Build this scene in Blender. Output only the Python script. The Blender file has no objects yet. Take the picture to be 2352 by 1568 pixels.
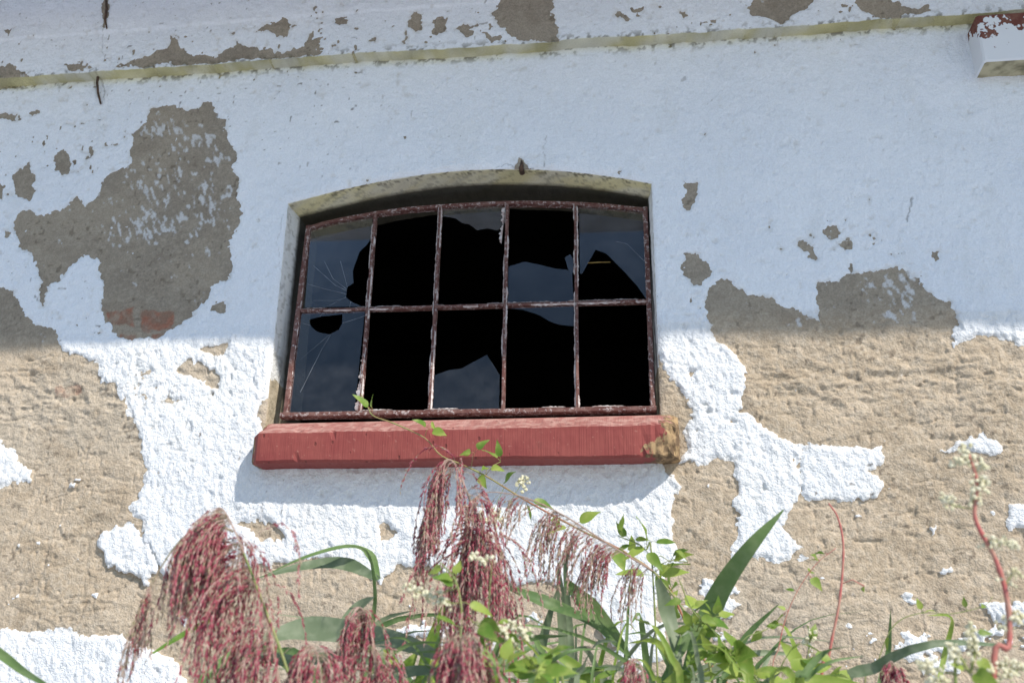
import bpy, math, random
import numpy as np
from mathutils import Vector, Matrix

random.seed(7); rs=np.random.RandomState(5)
scene=bpy.context.scene
# ------------------------------------------------------------ camera pose (surveyed from the vanishing points)
FPX=2290.0
CAM=Vector((0.0,-3.4,1.6))
up=Vector((95,6290,-2290)).normalized()
left=Vector((-17476,-570,-2290)); left=(left-up*left.dot(up)).normalized()
Xr=-left; Yr=up.cross(Xr)
R=Matrix((Xr,Yr,up))
cd=bpy.data.cameras.new("camera"); cam=bpy.data.objects.new("camera",cd)
scene.collection.objects.link(cam); scene.camera=cam
M=R.to_4x4(); M.translation=CAM; cam.matrix_world=M
cd.sensor_width=36; cd.lens=FPX/2352*36; cd.clip_end=1000; cd.clip_start=0.05
cd.dof.use_dof=True; cd.dof.focus_distance=3.6; cd.dof.aperture_fstop=5.6

def ray(u,v): return R@Vector((u-1176,784-v,-FPX))
def P(u,v,y=0.0):
    d=ray(u,v); t=(y-CAM.y)/d.y
    return CAM+d*t
def px(y): return (P(1177,1200,y)-P(1176,1200,y)).length

# ------------------------------------------------------------ helpers
def link(o,parent=None):
    scene.collection.objects.link(o)
    if parent: o.parent=parent
    return o
def empty(name,loc=(0,0,0),parent=None):
    o=bpy.data.objects.new(name,None); o.location=loc; o.empty_display_size=0.2
    return link(o,parent)
class MB:
    def __init__(s): s.v=[]; s.f=[]; s.m=[]
    def add(s,vs,fs,mi=0):
        b=len(s.v); s.v+= [tuple(v) for v in vs]; s.f+=[tuple(b+i for i in f) for f in fs]; s.m+=[mi]*len(fs)
    def tube(s,pts,rad,n=5,mi=0):
        vs=[];fs=[]; k=len(pts)
        for i,p in enumerate(pts):
            t=(pts[min(i+1,k-1)]-pts[max(i-1,0)])
            if t.length<1e-9: t=Vector((0,0,1))
            t.normalize()
            a=t.cross(Vector((0.3,1,0.1))).normalized(); b=t.cross(a)
            r=rad[i] if hasattr(rad,'__len__') else rad
            for j in range(n):
                an=2*math.pi*j/n; vs.append(p+a*math.cos(an)*r+b*math.sin(an)*r)
        for i in range(k-1):
            for j in range(n):
                fs.append((i*n+j,i*n+(j+1)%n,(i+1)*n+(j+1)%n,(i+1)*n+j))
        fs.append(tuple(range(n))[::-1]); fs.append(tuple((k-1)*n+j for j in range(n)))
        s.add(vs,fs,mi)
    def box(s,c8,mi=0):
        s.add(c8,[(0,1,2,3),(7,6,5,4),(0,4,5,1),(1,5,6,2),(2,6,7,3),(3,7,4,0)],mi)
    def obj(s,name,mats,parent=None,smooth=False):
        me=bpy.data.meshes.new(name)
        par=parent
        acc=Vector((0,0,0))
        while par: acc+=Vector(par.location); par=par.parent
        me.from_pydata([tuple(Vector(v)-acc) for v in s.v],[],s.f)
        for m in mats: me.materials.append(m)
        me.polygons.foreach_set('material_index',s.m)
        if smooth: me.polygons.foreach_set('use_smooth',[True]*len(me.polygons))
        me.update()
        return link(bpy.data.objects.new(name,me),parent)
def spline(pts,n):
    p=[pts[0]*2-pts[1]]+list(pts)+[pts[-1]*2-pts[-2]]
    segs=len(pts)-1; out=[]
    for i in range(n+1):
        t=i/n*segs; k=min(int(t),segs-1); f=t-k
        a,b,c,d=p[k],p[k+1],p[k+2],p[k+3]
        out.append(0.5*((2*b)+(c-a)*f+(2*a-5*b+4*c-d)*f*f+(3*b-a-3*c+d)*f**3))
    return out

# ------------------------------------------------------------ node helpers
class NT:
    def __init__(s,name):
        s.mat=bpy.data.materials.new(name); s.mat.use_nodes=True; s.t=s.mat.node_tree
        s.t.nodes.clear(); s.out=s.t.nodes.new('ShaderNodeOutputMaterial')
    def n(s,ty,**kw):
        nd=s.t.nodes.new(ty)
        for k,v in kw.items(): setattr(nd,k,v)
        return nd
    def set(s,sock,val):
        if isinstance(val,bpy.types.NodeSocket): s.t.links.new(val,sock)
        else:
            if hasattr(sock.default_value,'__len__') and not hasattr(val,'__len__'): val=(val,val,val,1)[:len(sock.default_value)]
            elif hasattr(val,'__len__') and len(sock.default_value)==4 and len(val)==3: val=(*val,1)
            sock.default_value=val
    def pos(s,sc=(1,1,1)):
        g=s.n('ShaderNodeNewGeometry'); 
        if sc==(1,1,1): return g.outputs['Position']
        v=s.n('ShaderNodeVectorMath',operation='MULTIPLY')
        s.set(v.inputs[0],g.outputs['Position']); v.inputs[1].default_value=sc; return v.outputs[0]
    def noise(s,scale,detail=3,vec=None,rough=0.6):
        nd=s.n('ShaderNodeTexNoise'); nd.inputs['Scale'].default_value=scale; nd.inputs['Detail'].default_value=min(detail,3)
        nd.inputs['Roughness'].default_value=rough
        s.set(nd.inputs['Vector'],vec if vec is not None else s.pos()); return nd.outputs[0]
    def math(s,op,a,b=0.0,clamp=False):
        nd=s.n('ShaderNodeMath',operation=op,use_clamp=clamp); s.set(nd.inputs[0],a); s.set(nd.inputs[1],b); return nd.outputs[0]
    def ramp(s,x,a,b,lo=0.0,hi=1.0):
        nd=s.n('ShaderNodeMapRange'); nd.interpolation_type='SMOOTHSTEP'
        s.set(nd.inputs[0],x); nd.inputs[1].default_value=a; nd.inputs[2].default_value=b
        nd.inputs[3].default_value=lo; nd.inputs[4].default_value=hi; return nd.outputs[0]
    def mix(s,f,a,b):
        nd=s.n('ShaderNodeMix',data_type='RGBA'); s.set(nd.inputs[0],f); s.set(nd.inputs[6],a); s.set(nd.inputs[7],b); return nd.outputs[2]
    def attr(s,name,col=False):
        return s.n('ShaderNodeAttribute',attribute_name=name).outputs['Color' if col else 'Fac']
    def bump(s,h,st=0.5,dist=0.003):
        nd=s.n('ShaderNodeBump'); s.set(nd.inputs['Strength'],st); nd.inputs['Distance'].default_value=dist
        s.set(nd.inputs['Height'],h); return nd.outputs[0]
    def bsdf(s,col,rough=0.85,normal=None,spec=0.2):
        b=s.n('ShaderNodeBsdfPrincipled'); s.set(b.inputs['Base Color'],col); s.set(b.inputs['Roughness'],rough)
        b.inputs['Specular IOR Level'].default_value=spec
        if normal is not None: s.set(b.inputs['Normal'],normal)
        return b.outputs[0]
    def end(s,sh): s.t.links.new(sh,s.out.inputs[0]); return s.mat

def mat_wall():
    t=NT("peeling_plaster")
    n1=t.noise(75,3)
    s=t.math('ADD',t.attr('paint'),t.math('MULTIPLY',t.math('SUBTRACT',n1,0.5),0.012))
    pm=t.ramp(s,-0.0006,0.0006)
    fine=t.noise(150,2)
    col=t.mix(pm,t.attr('coltan',True),t.attr('colwhite',True))
    lo=t.math('ADD',0.86,t.math('MULTIPLY',pm,0.09)); 
    mul=t.math('ADD',lo,t.math('MULTIPLY',t.ramp(fine,0.3,0.7),t.math('SUBTRACT',0.24,t.math('MULTIPLY',pm,0.16))))
    vm=t.n('ShaderNodeVectorMath',operation='SCALE'); t.set(vm.inputs[0],col); t.set(vm.inputs[3],mul)
    df=t.n('ShaderNodeBsdfDiffuse'); t.set(df.inputs[0],vm.outputs[0]); df.inputs[1].default_value=0.0
    h=t.math('ADD',fine,t.math('MULTIPLY',n1,t.math('ADD',0.7,t.math('MULTIPLY',pm,0.7))))
    t.set(df.inputs['Normal'],t.bump(h,0.68,0.0048))
    return t.end(df.outputs[0])

def mat_simple(name,c1,c2,scale=20,rough=0.8,bumps=(60,0.4,0.002),spec=0.3,vec=(1,1,1)):
    t=NT(name); col=t.mix(t.ramp(t.noise(scale,3,t.pos(vec)),0.35,0.65),c1,c2)
    return t.end(t.bsdf(col,rough,t.bump(t.noise(bumps[0],3),bumps[1],bumps[2]),spec))
def mat_peel(name,base1,base2,white,thr,scale=30,vec=(1,1,1),soft=0.03,zmid=None):
    t=NT(name); b=t.mix(t.ramp(t.noise(40,2),0.35,0.65),base1,base2)
    n=t.noise(scale,3,t.pos(vec),0.7)
    if zmid is not None:
        g=t.n('ShaderNodeNewGeometry'); sx=t.n('ShaderNodeSeparateXYZ'); t.set(sx.inputs[0],g.outputs['Position'])
        n=t.math('ADD',n,t.math('MULTIPLY',t.math('SUBTRACT',zmid,sx.outputs[2]),1.3))
    m=t.ramp(n,thr,thr+soft)
    col=t.mix(m,b,white)
    return t.end(t.bsdf(col,0.8,t.bump(m,0.7,0.002),0.25))
def mat_sill():
    t=NT("red_painted_stone")
    red=t.mix(t.ramp(t.noise(9,3),0.3,0.7),(0.225,0.052,0.048),(0.27,0.072,0.062))
    red=t.mix(t.ramp(t.noise(60,3),0.62,0.72,0,0.55),red,(0.40,0.19,0.15))
    red=t.mix(t.ramp(t.noise(18,3),0.60,0.75,0,0.4),red,(0.17,0.05,0.045))
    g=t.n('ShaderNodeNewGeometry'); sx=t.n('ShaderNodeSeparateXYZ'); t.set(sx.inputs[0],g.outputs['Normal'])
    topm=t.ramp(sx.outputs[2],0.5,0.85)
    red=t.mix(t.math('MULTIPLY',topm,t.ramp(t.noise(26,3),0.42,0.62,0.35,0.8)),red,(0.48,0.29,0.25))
    nn=t.math('ADD',t.attr('wear'),t.math('MULTIPLY',t.math('SUBTRACT',t.noise(22,3),0.5),1.0))
    wm=t.ramp(nn,0.47,0.53)
    st=t.mix(t.ramp(t.noise(30,3),0.38,0.62),(0.38,0.26,0.14),(0.13,0.085,0.05))
    col=t.mix(wm,red,st)
    v=t.noise(1.0,1,t.pos((190,8,3))); pv=t.n('ShaderNodeTexVoronoi'); pv.inputs['Scale'].default_value=24; t.set(pv.inputs['Vector'],t.pos((1,1,0.6)))
    pit=t.ramp(pv.outputs['Distance'],0.07,0.14,1,0)
    h=t.math('SUBTRACT',t.math('MULTIPLY',v,0.8),pit)
    col=t.mix(t.math('MULTIPLY',pit,0.6),col,(0.10,0.03,0.025))
    return t.end(t.bsdf(col,0.75,t.bump(h,0.7,0.003),0.2))
def mat_glass(name,dust):
    t=NT(name); tr=t.n('ShaderNodeBsdfTransparent'); tr.inputs[0].default_value=(0.85,0.88,0.88,1)
    gl=t.n('ShaderNodeBsdfGlossy'); gl.inputs['Roughness'].default_value=0.04
    fr=t.n('ShaderNodeFresnel'); fr.inputs[0].default_value=1.5
    m1=t.n('ShaderNodeMixShader'); t.set(m1.inputs[0],t.math('MULTIPLY',fr.outputs[0],1.3,True)); t.t.links.new(tr.outputs[0],m1.inputs[1]); t.t.links.new(gl.outputs[0],m1.inputs[2])
    df=t.n('ShaderNodeBsdfDiffuse'); df.inputs[0].default_value=(0.40,0.42,0.46,1)
    m2=t.n('ShaderNodeMixShader'); d=t.ramp(t.noise(14,3),0.3,0.75,dust*0.5,dust*1.5); t.set(m2.inputs[0],d)
    t.t.links.new(m1.outputs[0],m2.inputs[1]); t.t.links.new(df.outputs[0],m2.inputs[2])
    return t.end(m2.outputs[0])
def mat_leaf(name,cols,trans=0.35,rough=0.5):
    t=NT(name); g=t.n('ShaderNodeNewGeometry')
    r=g.outputs['Random Per Island']
    col=t.mix(t.ramp(r,0.0,1.0),cols[0],cols[1])
    col=t.mix(t.ramp(t.noise(35,2),0.4,0.75,0,0.6),col,cols[2])
    b=t.bsdf(col,rough,None,0.35)
    tl=t.n('ShaderNodeBsdfTranslucent'); t.set(tl.inputs[0],col)
    m=t.n('ShaderNodeMixShader'); m.inputs[0].default_value=trans; t.t.links.new(b,m.inputs[1]); t.t.links.new(tl.outputs[0],m.inputs[2])
    return t.end(m.outputs[0])

M_wall=mat_wall()
M_sill=mat_sill()
M_frame=mat_peel("rusty_frame_paint",(0.115,0.048,0.042),(0.19,0.105,0.09),(0.42,0.35,0.34),0.53,70,soft=0.10)
M_putty=mat_simple("old_putty",(0.62,0.58,0.57),(0.40,0.30,0.28),45,0.9,(90,0.6,0.002))
M_glassL=mat_glass("dusty_glass",0.036); M_glassU=mat_glass("grimy_glass",0.060)
M_crack=mat_simple("glass_crack",(0.36,0.39,0.43),(0.18,0.20,0.24),30,0.4)
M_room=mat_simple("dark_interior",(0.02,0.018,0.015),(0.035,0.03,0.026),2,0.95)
M_side=mat_simple("rough_render",(0.62,0.62,0.62),(0.42,0.37,0.30),1.5,0.9)
M_wood=mat_simple("painted_eave_boards",(0.66,0.68,0.72),(0.56,0.58,0.62),5,0.8,vec=(1,8,8))
M_tile=mat_simple("clay_roof_tiles",(0.24,0.09,0.05),(0.15,0.07,0.045),6,0.85)
M_straw=mat_simple("old_batten_wood",(0.55,0.38,0.12),(0.4,0.25,0.08),30,0.7)
M_cream_dirty=mat_simple("mossy_underside",(0.50,0.45,0.30),(0.20,0.18,0.11),12,0.9)
M_ground=mat_simple("pale_bounce_ground",(0.50,0.515,0.55),(0.43,0.445,0.48),3,0.95,(30,1.0,0.03))  # unseen ground made pale and bluish to bounce fill light onto the wall
M_reedleaf=mat_leaf("reed_blade",((0.10,0.18,0.06),(0.17,0.26,0.09),(0.24,0.31,0.14)),0.32)
M_greyleaf=mat_leaf("grey_green_blade",((0.13,0.18,0.10),(0.20,0.25,0.15),(0.30,0.34,0.23)),0.28)
M_knot=mat_leaf("bright_vine_leaf",((0.11,0.22,0.03),(0.30,0.40,0.07),(0.42,0.46,0.13)),0.38)
M_plume=mat_leaf("reed_spikelets",((0.33,0.03,0.07),(0.52,0.17,0.20),(0.28,0.035,0.07)),0.30,0.7)
M_plumegreen=mat_leaf("reed_strands",((0.38,0.34,0.20),(0.66,0.44,0.39),(0.64,0.48,0.42)),0.35,0.6)
M_redstem=mat_simple("red_stem",(0.46,0.12,0.11),(0.46,0.24,0.18),25,0.5)
M_greenstem=mat_simple("green_stem",(0.18,0.24,0.07),(0.28,0.29,0.11),25,0.5)
M_midstem=mat_simple("reddish_green_stem",(0.36,0.14,0.08),(0.26,0.28,0.10),9,0.5)
M_cream=mat_leaf("cream_blossom",((0.80,0.76,0.56),(0.88,0.85,0.68),(0.66,0.62,0.36)),0.25,0.7)
M_lump=mat_simple("rusty_lump",(0.13,0.08,0.055),(0.06,0.045,0.035),60,0.9,(90,0.8,0.003))

# ------------------------------------------------------------ wall height field
G=rs.rand(16,256,256)*2-1
def vn(X,Z,sx,seed,sz=None):
    sz=sz or sx; g=G[seed%16]
    x=X/sx+seed*17.3; z=Z/sz+seed*9.1
    xi=np.floor(x).astype(int); zi=np.floor(z).astype(int); fx=x-xi; fz=z-zi
    fx=fx*fx*(3-2*fx); fz=fz*fz*(3-2*fz)
    a=g[xi%256,zi%256]; b=g[(xi+1)%256,zi%256]; c=g[xi%256,(zi+1)%256]; d=g[(xi+1)%256,(zi+1)%256]
    return (a*(1-fx)+b*fx)*(1-fz)+(c*(1-fx)+d*fx)*fz
def fbm(X,Z,s,seed,o=4,ax=1.0):
    r=0;a=1;tot=0
    for i in range(o): r=r+a*vn(X,Z,s*ax/2**i,seed+i*3,s/2**i); tot+=a; a*=0.55
    return r/tot
def ss(a,b,x): 
    t=np.clip((x-a)/(b-a),0,1); return t*t*(3-2*t)
def W(pts,y=0.0): 
    out=[]
    for u,v in pts:
        p=P(u,v,y); out.append((p.x,p.z))
    return out
PAD=0.12
def sdp(X,Z,poly):
    ins=np.zeros(X.shape,bool); d=np.full(X.shape,1e9); n=len(poly)
    for i in range(n):
        x1,z1=poly[i]; x2,z2=poly[(i+1)%n]; ex,ez=x2-x1,z2-z1
        L=ex*ex+ez*ez+1e-12
        t=np.clip(((X-x1)*ex+(Z-z1)*ez)/L,0,1)
        d=np.minimum(d,(X-x1-t*ex)**2+(Z-z1-t*ez)**2)
        if abs(ez)>1e-9:
            c=((z1>Z)!=(z2>Z))&(X<ex*(Z-z1)/ez+x1); ins^=c
    d=np.sqrt(d); return np.where(ins,d,-d)

T='T';Wh='W'; CY=-0.052
ops=[
(T,0,[(305,345),(303,310),(330,285),(350,255),(385,238),(430,255),(455,252),(465,235),(485,240),(495,265),(520,290),(528,325),(540,350),(538,400),(545,450),(553,490),(545,520),(530,545),(528,600),(525,640),(500,650),(480,660),(455,710),(440,735),(405,755),(370,775),(330,768),(300,780),(270,778),(262,750),(240,735),(238,700),(232,650),(230,600),(210,588),(190,590),(160,615),(140,635),(115,650),(105,690),(95,705),(90,680),(100,650),(85,610),(65,580),(45,570),(38,520),(40,495),(70,480),(85,490),(110,497),(140,480),(175,452),(190,475),(215,460),(235,420),(265,395),(300,375)]),
(T,0,[(25,410),(65,375),(75,400),(78,440),(65,465),(45,450),(30,430)]),
(T,0,[(120,395),(135,345),(150,340),(165,365),(160,390),(140,405)]),
(T,0,[(203,340),(217,338),(214,352),(202,365)]),
(T,0,[(-20,262),(45,266),(40,277),(-20,277)]),(T,0,[(65,264),(95,256),(88,269)]),
(T,0,[(-10,428),(8,430),(6,458),(-10,455)]),
(T,0,[(480,700),(500,690),(525,688),(520,712),(485,714)]),(T,0,[(13,525),(24,528),(20,542),(11,537)]),
(T,0,[(1565,585),(1600,590),(1620,610),(1635,625),(1620,655),(1595,655),(1570,630)]),
(T,0,[(1575,420),(1610,418),(1605,440),(1585,465),(1568,480),(1570,455)]),
(T,0,[(1835,560),(1855,556),(1868,575),(1880,595),(1870,602),(1855,585)]),
(T,0,[(1890,525),(1925,523),(1935,540),(1900,545)]),(T,0,[(1925,555),(1955,552),(1955,572),(1935,575)]),
(T,0,[(2135,578),(2150,580),(2148,600),(2138,602)]),
(T,0,[(928,318),(940,318),(938,326),(930,326)]),(T,0,[(1614,303),(1621,303),(1620,309),(1614,309)]),
(T,0,[(1178,393),(1188,380),(1195,366),(1207,366),(1215,385),(1228,400),(1200,404)]),
(T,0,[(1420,398),(1432,386),(1428,398)]),(T,0,[(840,420),(855,415),(850,424)]),
(T,0,[(1508,800),(1516,800),(1520,850),(1560,895),(1587,908),(1590,950),(1577,1000),(1567,1070),(1530,1072),(1508,980)]),
(T,0,[(598,970),(600,925),(622,905),(630,830),(625,790),(660,790),(660,1010),(600,1010)]),
(T,0,[(-1500,620),(0,660),(35,672),(45,700),(60,735),(130,765),(145,805),(200,820),(225,835),(235,880),(270,885),(285,920),(295,960),(325,990),(330,1040),(345,1080),(330,1110),(325,1140),(300,1160),(310,1185),(325,1195),(330,1240),(380,1300),(420,1330),(500,1320),(600,1300),(680,1290),(760,1270),(800,1300),(880,1340),(910,1300),(1000,1310),(1100,1330),(1200,1340),(1260,1330),(1370,1400),(1400,1480),(1415,1520),(1440,1560),(1500,2200),(-1500,2200)]),
(T,0,[(1612,700),(1625,675),(1650,645),(1670,640),(1720,680),(1770,680),(1800,705),(1850,725),(1880,730),(1878,660),(1920,645),(1960,630),(2000,620),(2080,620),(2100,640),(2140,680),(2180,690),(2195,740),(2190,800),(2240,785),(2300,780),(2352,800),(3600,840),(3600,2200),(1500,2200),(1440,1560),(1535,1500),(1530,1440),(1500,1410),(1530,1310),(1580,1280),(1555,1250),(1550,1190),(1562,1110),(1530,1072),(1600,1068),(1640,1000),(1690,950),(1700,915),(1715,855),(1690,815),(1650,780),(1620,730)]),
(Wh,0,[(1562,1068),(1590,1070),(1640,1058),(1685,1060),(1692,1100),(1688,1175),(1700,1180),(1690,1210),(1680,1290),(1695,1270),(1745,1280),(1800,1295),(1840,1260),(1825,1230),(1800,1190),(1835,1150),(1840,1110),(1830,1060),(1850,1030),(1790,1005),(1745,965),(1690,945),(1640,900),(1585,1000)]),
(Wh,0,[(1835,1070),(1850,1020),(1880,1020),(1940,1030),(2035,1030),(2030,1060),(2005,1080),(2035,1105),(2025,1140),(1960,1150),(1900,1145),(1850,1150),(1840,1120)]),
(Wh,0,[(2140,1035),(2200,1022),(2235,1010),(2255,995),(2280,1005),(2298,1025),(2295,1042),(2260,1040),(2210,1035)]),
(Wh,0,[(1605,1330),(1640,1340),(1660,1370),(1695,1380),(1650,1430),(1620,1380)]),
(Wh,0,[(2305,1205),(2330,1150),(2420,1130),(2420,1215),(2320,1217)]),
(Wh,0,[(2265,1390),(2300,1383),(2420,1380),(2420,1450),(2290,1430)]),
(Wh,0,[(2165,1312),(2188,1293),(2196,1312)]),(Wh,0,[(2065,1370),(2085,1363),(2110,1372),(2098,1387)]),
(Wh,0,[(2140,1205),(2155,1205),(2152,1222),(2142,1218)]),(Wh,0,[(1620,1115),(1632,1112),(1632,1128)]),
(Wh,0,[(1835,1285),(1858,1280),(1850,1298)]),
(Wh,0,[(160,1110),(175,1110),(172,1125),(160,1122)]),(Wh,0,[(40,1250),(55,1252),(50,1264)]),(Wh,0,[(205,1365),(228,1364),(222,1380),(208,1378)]),
(Wh,0,[(75,1240),(90,1243),(85,1255)]),
(Wh,0,[(-900,1430),(0,1442),(100,1450),(200,1455),(280,1465),(320,1490),(400,1510),(425,1568),(430,2200),(-900,2200)]),
(Wh,0,[(-160,990),(0,1008),(20,1030),(40,1060),(80,1080),(75,1105),(30,1110),(0,1120),(-160,1130)]),
(Wh,0,[(228,1250),(240,1215),(300,1200),(325,1230),(365,1285),(362,1312),(340,1340),(290,1315),(245,1295)]),
(Wh,0,[(362,1285),(385,1330),(412,1352),(445,1338),(475,1295),(380,1255)]),
(Wh,0,[(400,1415),(430,1408),(445,1430),(420,1443)]),
(Wh,0,[(912,1445),(980,1440),(1010,1420),(1040,1440),(1000,1472),(930,1462)]),
(Wh,0,[(1440,1440),(1530,1430),(1540,1500),(1470,1540),(1440,1480)]),
(T,0,[(410,840),(450,832),(490,850),(512,865),(500,895),(480,900),(465,870),(430,862),(405,857)]),
(T,0,[(465,800),(490,790),(522,790),(520,815),(500,828)]),(T,0,[(378,922),(395,910),(408,925),(395,936)]),
(T,0,[(550,1195),(600,1195),(650,1225),(640,1247),(610,1237),(570,1215)]),(T,0,[(878,1203),(918,1220),(905,1233),(880,1230)]),
(T,0,[(1590,853),(1602,853),(1600,863),(1592,863)]),(T,0,[(330,855),(352,850),(345,862)]),
(T,CY,[(-60,165),(30,145),(45,165),(75,180),(30,187),(-60,193)]),(T,CY,[(145,150),(185,148),(195,162),(165,168)]),
(T,CY,[(265,150),(300,143),(355,125),(385,105),(390,85),(415,95),(425,120),(460,130),(500,125),(540,110),(545,92),(570,105),(600,115),(660,118),(700,105),(715,75),(725,95),(740,90),(735,115),(745,125),(620,135),(480,145),(310,158)]),
(T,CY,[(585,75),(620,50),(655,48),(670,60),(665,85),(640,82),(620,70)]),
(T,CY,[(940,60),(955,30),(975,35),(975,65),(955,75)]),(T,CY,[(985,55),(1000,38),(1025,42),(1030,70),(1005,80)]),
(T,CY,[(1045,70),(1070,58),(1090,75),(1075,85)]),
(T,CY,[(1140,10),(1160,-10),(1260,-10),(1270,50),(1280,90),(1240,95),(1180,92),(1150,60),(1125,35)]),
(T,CY,[(1115,75),(1150,85),(1150,97),(1120,90)]),
(T,CY,[(1710,20),(1740,-10),(1870,-10),(1860,25),(1820,35),(1800,58),(1770,45),(1735,35)]),
(T,CY,[(1960,10),(1990,-5),(2060,5),(2075,20),(2140,12),(2145,30),(2085,35),(2060,45),(2000,40)]),
(T,CY,[(775,45),(800,45),(800,60),(780,60)]),(T,CY,[(1408,28),(1450,38),(1445,47),(1415,42)]),(T,CY,[(1625,45),(1650,43),(1645,55)]),
(T,CY,[(10,75),(35,66),(28,84)]),(T,CY,[(236,-10),(256,-10),(248,70),(240,70)]),(T,CY,[(1445,15),(1480,18),(1475,28),(1450,26)]),
]
xl=(P(655,468).x+P(633,800).x)/2; xr=(P(1497,420).x+P(1512,800).x)/2
archpts=[P(u,v) for u,v in [(655,468),(700,455),(775,437),(850,422),(930,406),(1000,397),(1080,390),(1150,388),(1250,390),(1330,396),(1400,405),(1450,412),(1497,421)]]
zs=archpts[0].z; zb=P(1070,972).z
def zcf(x):
    a=P(150,174,CY); b=P(2230,36,CY); return a.z+(b.z-a.z)*(x-a.x)/(b.x-a.x)
zc0=zcf(0.0)
def seg(keys,steps):
    out=[keys[0]]
    for a,b,st in zip(keys[:-1],keys[1:],steps):
        n=max(1,int(round((b-a)/st))); out+=list(np.linspace(a,b,n+1)[1:])
    return np.array(out)
F=0.0042
xs=seg([-9,-4,-3.0,xl,xr,1.75,3,7],[0.25,0.06,F,F,F,0.06,0.25])
zz=seg([0,1.3,1.42,zb,zs,zc0-0.012,zc0,zc0+0.003,4.62,5.6],[0.12,0.03,F,F,F,0.004,0.003,F,0.06])
il=int(np.argmin(abs(xs-xl))); ir=int(np.argmin(abs(xs-xr)))
jb=int(np.argmin(abs(zz-zb))); js=int(np.argmin(abs(zz-zs))); jc=int(np.argmin(abs(zz-zc0)))
X,Z=np.meshgrid(xs,zz)
ax=np.array([p.x for p in archpts]); az=np.array([p.z for p in archpts]); ax[0]=xl; ax[-1]=xr
k=np.polyfit(ax,az,4); inside=(X>=xl)&(X<=xr)
pl_,pr_=np.polyval(k,xl)-zs,np.polyval(k,xr)-zs
aw=np.where(inside,np.polyval(k,X)-zs,0)
aw=np.where(X>xr,pr_*np.clip(1-(X-xr)/0.5,0,1),aw); aw=np.where(X<xl,pl_*np.clip(1-(xl-X)/0.5,0,1),aw)
wz=np.where(Z<zb,0,np.where(Z<zs,(Z-zb)/(zs-zb),np.clip(1-(Z-zs)/(zc0-0.08-zs),0,1)))
wob=0.004*vn(X,X*0,0.12,3)+0.0025*vn(X,X*0,0.035,7)
cw=(zcf(X)+wob-zc0)*np.where(Z<zc0-0.4,0,np.where(Z<zc0,(Z-zc0+0.4)/0.4,np.where(Z<zc0+0.003,1,np.clip(1-(Z-zc0)/1.2,0,1))))
Z=Z+aw*wz+cw
wx=X+0.013*vn(X,Z,0.05,1)+0.008*vn(X,Z,0.02,2)+0.006*vn(X,Z,0.010,3)
wzz=Z+0.013*vn(X,Z,0.05,4)+0.008*vn(X,Z,0.02,5)+0.006*vn(X,Z,0.010,6)
S=np.full(X.shape,PAD)
for kind,y,poly in ops:
    pl=W(poly,y); a=np.array(pl); x0,z0=a.min(0)-PAD; x1,z1=a.max(0)+PAD
    m=(X>x0)&(X<x1)&(Z>z0)&(Z<z1)
    if not m.any(): continue
    d=np.clip(sdp(wx[m],wzz[m],pl),-PAD,PAD)
    S[m]=np.minimum(S[m],-d) if kind==T else np.maximum(S[m],d)
zsh=P(1176,785).z
lower=np.clip((zsh+0.10-Z)/0.10,0,1)  # mask set at the eave shadow line; drives relief and painted sun/shade tone
def blob(u,v,ru,rv,y=0):
    c=P(u,v,y); e=P(u+ru,v,y); f=P(u,v+rv,y); rx=abs(e.x-c.x); rz=abs(f.z-c.z)
    return np.clip(1.4-np.sqrt(((X-c.x)/rx)**2+((Z-c.z)/rz)**2),0,1)
chipreg=np.maximum.reduce([0.85*blob(120,330,260,180),0.75*blob(250,520,330,300),0.8*blob(1950,560,200,130),0.95*blob(600,100,900,90,CY),0.95*blob(1700,30,600,80,CY),0.65*blob(420,880,160,140),0.5*blob(1600,900,120,300)])
cn=0.55*vn(X,Z,0.03,7)+0.45*vn(X,Z,0.013,8)
S=np.minimum(S,(0.93-0.36*chipreg-cn)*0.03)
flk=0.5*vn(wx,wzz,0.06,9,0.04)+0.28*vn(X,Z,0.022,9)+0.22*vn(X,Z,0.010,10)
wreg=np.maximum.reduce([1.0*blob(2150,1490,260,70),0.6*blob(1650,1420,150,120),0.45*blob(1000,1450,400,90),0.12*(Z<P(1176,1150).z)])
S=np.maximum(S,(flk-(0.78-0.75*wreg))*0.04)
paint=np.clip(S,-PAD,PAD)
wm=1/(1+np.exp(-np.clip(paint/0.0008,-30,30)))
gro=np.zeros(X.shape); crk=np.zeros(X.shape)
def groove(arr,x1,z1,x2,z2,w,amt):
    m=(X>min(x1,x2)-w*3)&(X<max(x1,x2)+w*3)&(Z>min(z1,z2)-w*3)&(Z<max(z1,z2)+w*3)
    if not m.any(): return
    ex,ez=x2-x1,z2-z1; L=ex*ex+ez*ez+1e-12; xx,zz_=wx[m]*0.6+X[m]*0.4,wzz[m]*0.6+Z[m]*0.4
    t=np.clip(((xx-x1)*ex+(zz_-z1)*ez)/L,0,1); d=np.sqrt((xx-x1-t*ex)**2+(zz_-z1-t*ez)**2)
    arr[m]=np.maximum(arr[m],amt*np.clip(1-d/w,0,1))
rg=random.Random(3)
for i in range(280):
    u=rg.choice((rg.uniform(0,330),rg.uniform(1600,2352),rg.uniform(0,2352))); v=rg.uniform(820,1560) if i%3 else rg.uniform(1200,1540)
    p=P(u,v); an=rg.choice((rg.gauss(0.1,.25),rg.gauss(1.9,.3),rg.gauss(0.1,.2))); L=rg.uniform(0.04,0.24)
    groove(gro,p.x,p.z,p.x+L*math.cos(an),p.z-L*math.sin(an),rg.uniform(.004,.011),rg.uniform(.4,1))
def crackline(pts,w=0.004,amt=1,y=0):
    w_=W(pts,y)
    for a,b in zip(w_[:-1],w_[1:]): groove(crk,a[0],a[1],b[0],b[1],w,amt)
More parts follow.
